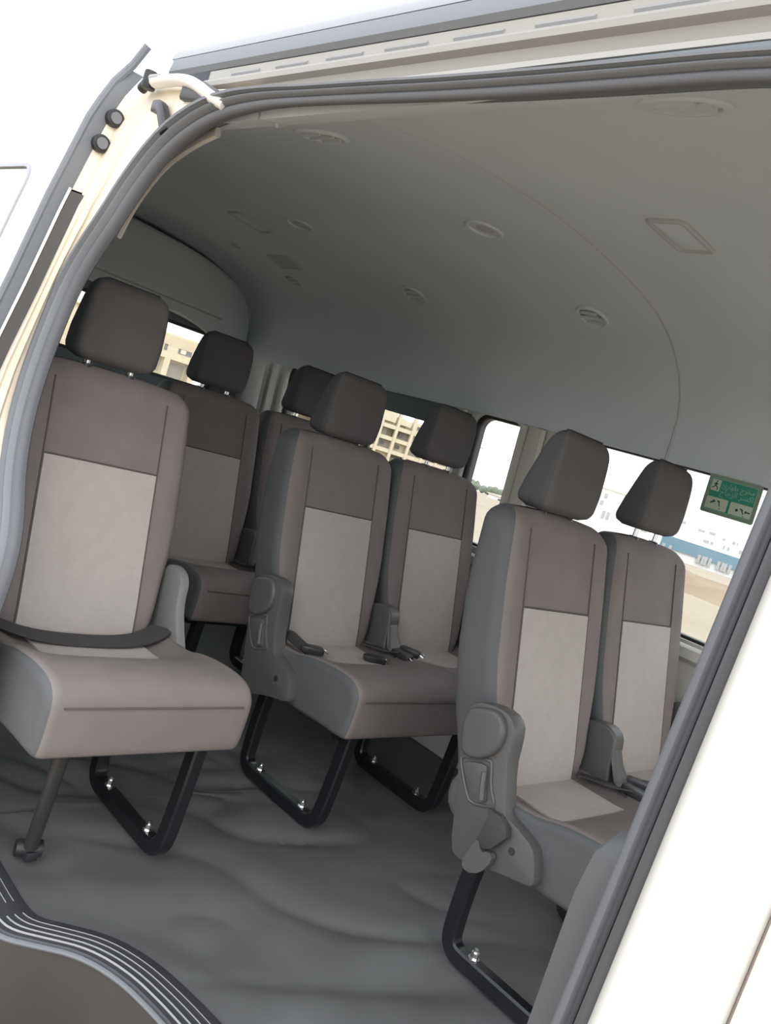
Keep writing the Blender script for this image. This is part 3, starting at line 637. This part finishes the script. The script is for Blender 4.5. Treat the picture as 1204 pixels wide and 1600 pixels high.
def text(body, size, cu, cv, nm):
    cv_ = bpy.data.curves.new(nm, 'FONT'); cv_.body = body; cv_.size = size; cv_.align_x = 'CENTER'; cv_.extrude = .0002; cv_.resolution_u = 3
    o = bpy.data.objects.new(nm, cv_); COL.objects.link(o); dg = bpy.context.evaluated_depsgraph_get()
    me = bpy.data.meshes.new_from_object(o.evaluated_get(dg)); bpy.data.objects.remove(o)
    for v in me.vertices: x, y, z = v.co; v.co = SP(cu+x, cv+y, .0028+z)
    me.materials.clear(); link(nm, me, 'signline', base, False)
text('\ufe89\ufead\ufe8d\ufeee\ufec3 \ufe9d\ufeae\ufea8\ufee3', .020, .014, .024, 'lettering')
text('\ufe9d\ufe8e\ufe9f\ufeb0\ufedf\ufe8d \ufeae\ufeb4\ufedb\ufe8d', .022, .014, .004, 'lettering')
# ------------------------------------------------------------------ outside
def hg(r): return -.65-.03*max(0, r-40)
V = []; F = []; RR = [0.5, 2, 4, 8, 12, 18, 25, 33, 40, 50, 65, 85, 110, 150, 200, 260, 340, 450]; NA = 96
for r in RR:
    for k in range(NA):
        a = 2*math.pi*k/NA; V.append((1+r*math.cos(a), -1.54+r*math.sin(a), hg(r)+(0 if r < 12 else .05*noise.noise(Vector((r*.2, a*9, 0))))))
for i in range(len(RR)-1):
    for k in range(NA): F.append((i*NA+k, i*NA+(k+1) % NA, (i+1)*NA+(k+1) % NA, (i+1)*NA+k))
F.append(tuple(range(NA)))
add('ground', (V, F), 'sand', kind='structure')
CX, CY, CZ = .9988, -1.5391, 1.0255
def at(az, d): a = math.radians(az); return Vector((CX+d*math.cos(a), CY+d*math.sin(a), 0))
# a building: origin at one lower corner of the face towards the van, u along the face to the right as seen, v up
class Face:
    def __init__(s, name, label, cat, az0, az1, d0, d1, depth):
        a, b = at(az0, d0), at(az1, d1); s.L = (b-a).length; s.u = (b-a).normalized(); s.n = Vector((-s.u.y, s.u.x, 0))
        if s.n.dot(a-Vector((CX, CY, 0))) < 0: s.n = -s.n
        s.z0 = hg((d0+d1)/2)-.3; s.d = (d0+d1)/2; s.depth = depth
        s.t = thing(name, label, cat, (a.x, a.y, s.z0)); s.az = (az0, az1)
    def vel(s, e): return CZ+s.d*math.tan(math.radians(e))-s.z0
    def box(s, name, m, u0, u1, v0, v1, w0, w1, parent=None):
        v, f = box(0, 1, 0, 1, 0, 1)
        P = [s.u*(u0+(u1-u0)*x)+s.n*(w0+(w1-w0)*y)+Vector((0, 0, v0+(v1-v0)*z)) for x, y, z in v]
        return add(name, (P, f), m, parent or s.t, smooth=False)
# white warehouse with blue band
b = Face('white_warehouse', 'white building with a wide blue band seen through the front left window', 'building', 117.17, 108.5, 95, 95, 30)
L = b.L; top = b.vel(2.6)
b.box('wall', 'bwhite', 0, L, 0, top, 0, 30)
b.box('blue_band', 'bblue', 0, L, b.vel(-1.42), b.vel(-.66), -.25, .0)
for k, (fu, e, w, h) in enumerate([(.10, .35, .5, .3), (.22, .2, .5, .3), (.245, .2, .5, .3), (.30, .22, .9, .35), (.40, .1, .35, .3), (.47, .05, .4, .4), (.5, .05, .2, .4), (.28, -.38, .8, .4), (.33, -.38, .4, .4), (.42, -.42, .25, .5), (.45, -.42, .3, .5), (.53, -.4, .8, .5)]):
    b.box('window', 'window_far', fu*L, fu*L+w*.7, b.vel(e), b.vel(e)+h*.8, -.04, .05)
for fu in (.02, .28, .31, .42, .45, .55): [b.box('arched_window', 'window_far', fu*L+q, fu*L+q+.3, b.vel(-1.75), b.vel(-1.75)+.9, -.28, .05) for q in (0, .7)]
b2 = Face('white_hall', 'plain white hall wing left of the blue banded building, small dark windows', 'building', 124.5, 117.9, 82, 82, 5)
L = b2.L
b2.box('wall', 'bwhite', 0, L, 0, b2.vel(.95), 0, 20); b2.box('parapet', 'bcream', 0, L, b2.vel(.95), b2.vel(1.0), -.1, 20)
for fu in (.22, .27, .50, .545, .9, .93): b2.box('arched_window', 'window_far', fu*L, fu*L+.3, b2.vel(-.95), b2.vel(-.95)+.75, -.04, .1)
for fu in (.45, .47): b2.box('window', 'window_far', fu*L, fu*L+.3, b2.vel(.4 if fu > .46 else -.1), b2.vel(.4 if fu > .46 else -.1)+.4, -.15, .1)
# unfinished concrete frame building
c = Face('concrete_building', 'unfinished cream concrete building behind the left rear side window', 'building', 146.0, 131.6, 125, 135, 14)
L = c.L; T = c.vel(1.75)
c.box('wall', 'bcream', 0, L*.97, 0, T*.80, 2.2, 14)
nb = 13; fl = [0, T*.23, T*.45, T*.66]
for z in fl[1:]: c.box('floor_slab', 'bcream', 0, L, z-.1, z+.5, -.1, 2.2)
for k in range(nb+1): c.box('column', 'bcream', L*k/nb-.22, L*k/nb+.22, 0, T*(.66 if k % 4 == 3 else .97), -.25, .5)
for k in range(nb):
    for j, z in enumerate(fl):
        h = (fl[j+1] if j < 3 else T*.88)-z-.5; q = (k*5+j*3) % 4
        if j == 3 and k % 4 == 3: continue
        c.box('infill_wall', 'bcream' if j == 3 or q == 0 else 'bshade', L*k/nb+.2, L*(k+(1 if q != 2 else .55))/nb, z+.5, z+.5+h*(1 if q != 1 else .6), .9+.3*(k % 2), 2.2)
        if q in (0, 3): c.box('window', 'wdark', L*(k+.35)/nb, L*(k+.6)/nb, z+.9, z+1.45, .82, .95)
for k in (1, 4, 8, 9): c.box('roof_room', 'bcream', L*k/nb, L*(k+.8)/nb, T*.66+.9, T*(1.0 if k != 9 else .86), 0, 3)
# beige house behind the van
h = Face('beige_house', 'beige stone house with a grey roller gate seen through the tail window', 'building', 163, 149.4, 62, 66, 12)
L = h.L
def hu(az): return L*(163-az)/(163-149.4)
h.box('wall', 'bbeige', 0, L, 0, h.vel(1.85), .8, 12); h.box('parapet', 'bcream', 0, L, h.vel(1.80), h.vel(1.92), .6, 12)
h.box('upper_wall', 'bbeige', hu(152.2), L, h.vel(.35), h.vel(1.8), 0, .8)
h.box('porch_beam', 'bbeige', hu(152.6), L, h.vel(.28), h.vel(.5), -.1, .8)
for az in (151.55, 149.75): h.box('porch_column', 'bbeige', hu(az)-.22, hu(az)+.22, 0, h.vel(.3), -.1, .8)
h.box('roller_gate', 'bshade', hu(151.2), hu(150.1), 0, h.vel(.05), .7, .8)
h.box('door', 'wdark', hu(152.0), hu(151.85), h.vel(-.7), h.vel(-.05), .7, .8)
h.box('window', 'wdark', hu(151.0), hu(150.1), h.vel(.8), h.vel(1.12), -.05, .02); h.box('window', 'wdark', hu(151.95), hu(151.75), h.vel(.75), h.vel(1.15), -.05, .02)
h.box('window_pane', 'bcream', hu(150.85), hu(150.5), h.vel(.83), h.vel(1.1), -.08, .0)
for az in (155, 157.5, 160): h.box('window', 'wdark', hu(az), hu(az-.8), h.vel(-.4), h.vel(.25), .7, .82)
# low white house in the field
w = Face('low_house', 'low white house with small windows in front of the distant trees', 'house', 128.6, 126.2, 110, 108, 8)
w.box('wall', 'bwhite', 0, w.L, 0, w.vel(-1.72), 0, 8); w.box('roof', 'bcream', -.2, w.L+.2, w.vel(-1.72), w.vel(-1.66), -.2, 8.2)
for k in range(5): w.box('window', 'wdark', w.L*(.3+.11*k), w.L*(.3+.11*k)+.35, w.vel(-2.0), w.vel(-1.86), -.06, .02)
# distant trees
for k in range(15):
    az = 131.6-k*.42; d = 230+(k % 2)*14+random.uniform(-2, 2); p = at(az, d); z0 = hg(d)-.4; e = -1.02-.2*(k/14)+random.uniform(-.12, .10)
    H = CZ+d*math.tan(math.radians(e))-z0
    tr = thing('tree', 'hazy grey green tree in the distant row beyond the field', 'tree', (p.x, p.y, z0), 'distant trees beyond the field')
    add('trunk', cyl((0, 0, 0), (0, 0, H*.5), .25, 8, .15), 'trunk', tr)
    bm = bmesh.new()
    for q in range(6):
        r = H*random.uniform(.24, .36); off_ = Vector((random.uniform(-.5, .5), random.uniform(-.5, .5), H*random.uniform(.42, .70)))
        g = bmesh.ops.create_icosphere(bm, subdivisions=2, radius=r, matrix=Matrix.Translation(off_))
        for v in g['verts']: v.co += (v.co-off_)*.35*noise.noise(v.co*1.3+Vector((k, 0, 0)))
    me = bpy.data.meshes.new('crown'); bm.to_mesh(me); bm.free(); link('crown', me, 'leaf', tr)
pp = at(130.1, 120); lp = thing('light_pole', 'thin grey light pole standing in the field before the trees', 'pole', (pp.x, pp.y, hg(120)))
add('mast', cyl((0, 0, 0), (0, 0, 6.2), .09, 10, .06), 'polemetal', lp); add('lamp_head', box(-.5, .5, -.12, .12, 6.15, 6.3), 'polemetal', lp, bev=.03)
# sand bank in front of the warehouse
a, b_ = at(121, 33), at(106, 27); rings = []
for k in range(25):
    t_ = k/24; p = a.lerp(b_, t_); n_ = (b_-a).normalized(); q = Vector((-n_.y, n_.x, 0)); hh = (.42+.2*noise.noise(Vector((k*.5, 1, 1))))*math.sin(math.pi*min(1, t_*4, (1-t_)*4)/2)
    rings.append([p+q*s+Vector((0, 0, -.70+hh*z+.06*noise.noise(Vector((k*.9, s, 3))))) for s, z in ((-4, 0), (-2.6, .5), (-1.3, .8), (0, 1), (1.5, .85), (3, .4), (4.5, 0))])
tag(add('sand_bank', loft(rings), 'mound'), 'rough brown sand bank in front of the blue banded building', 'sand')
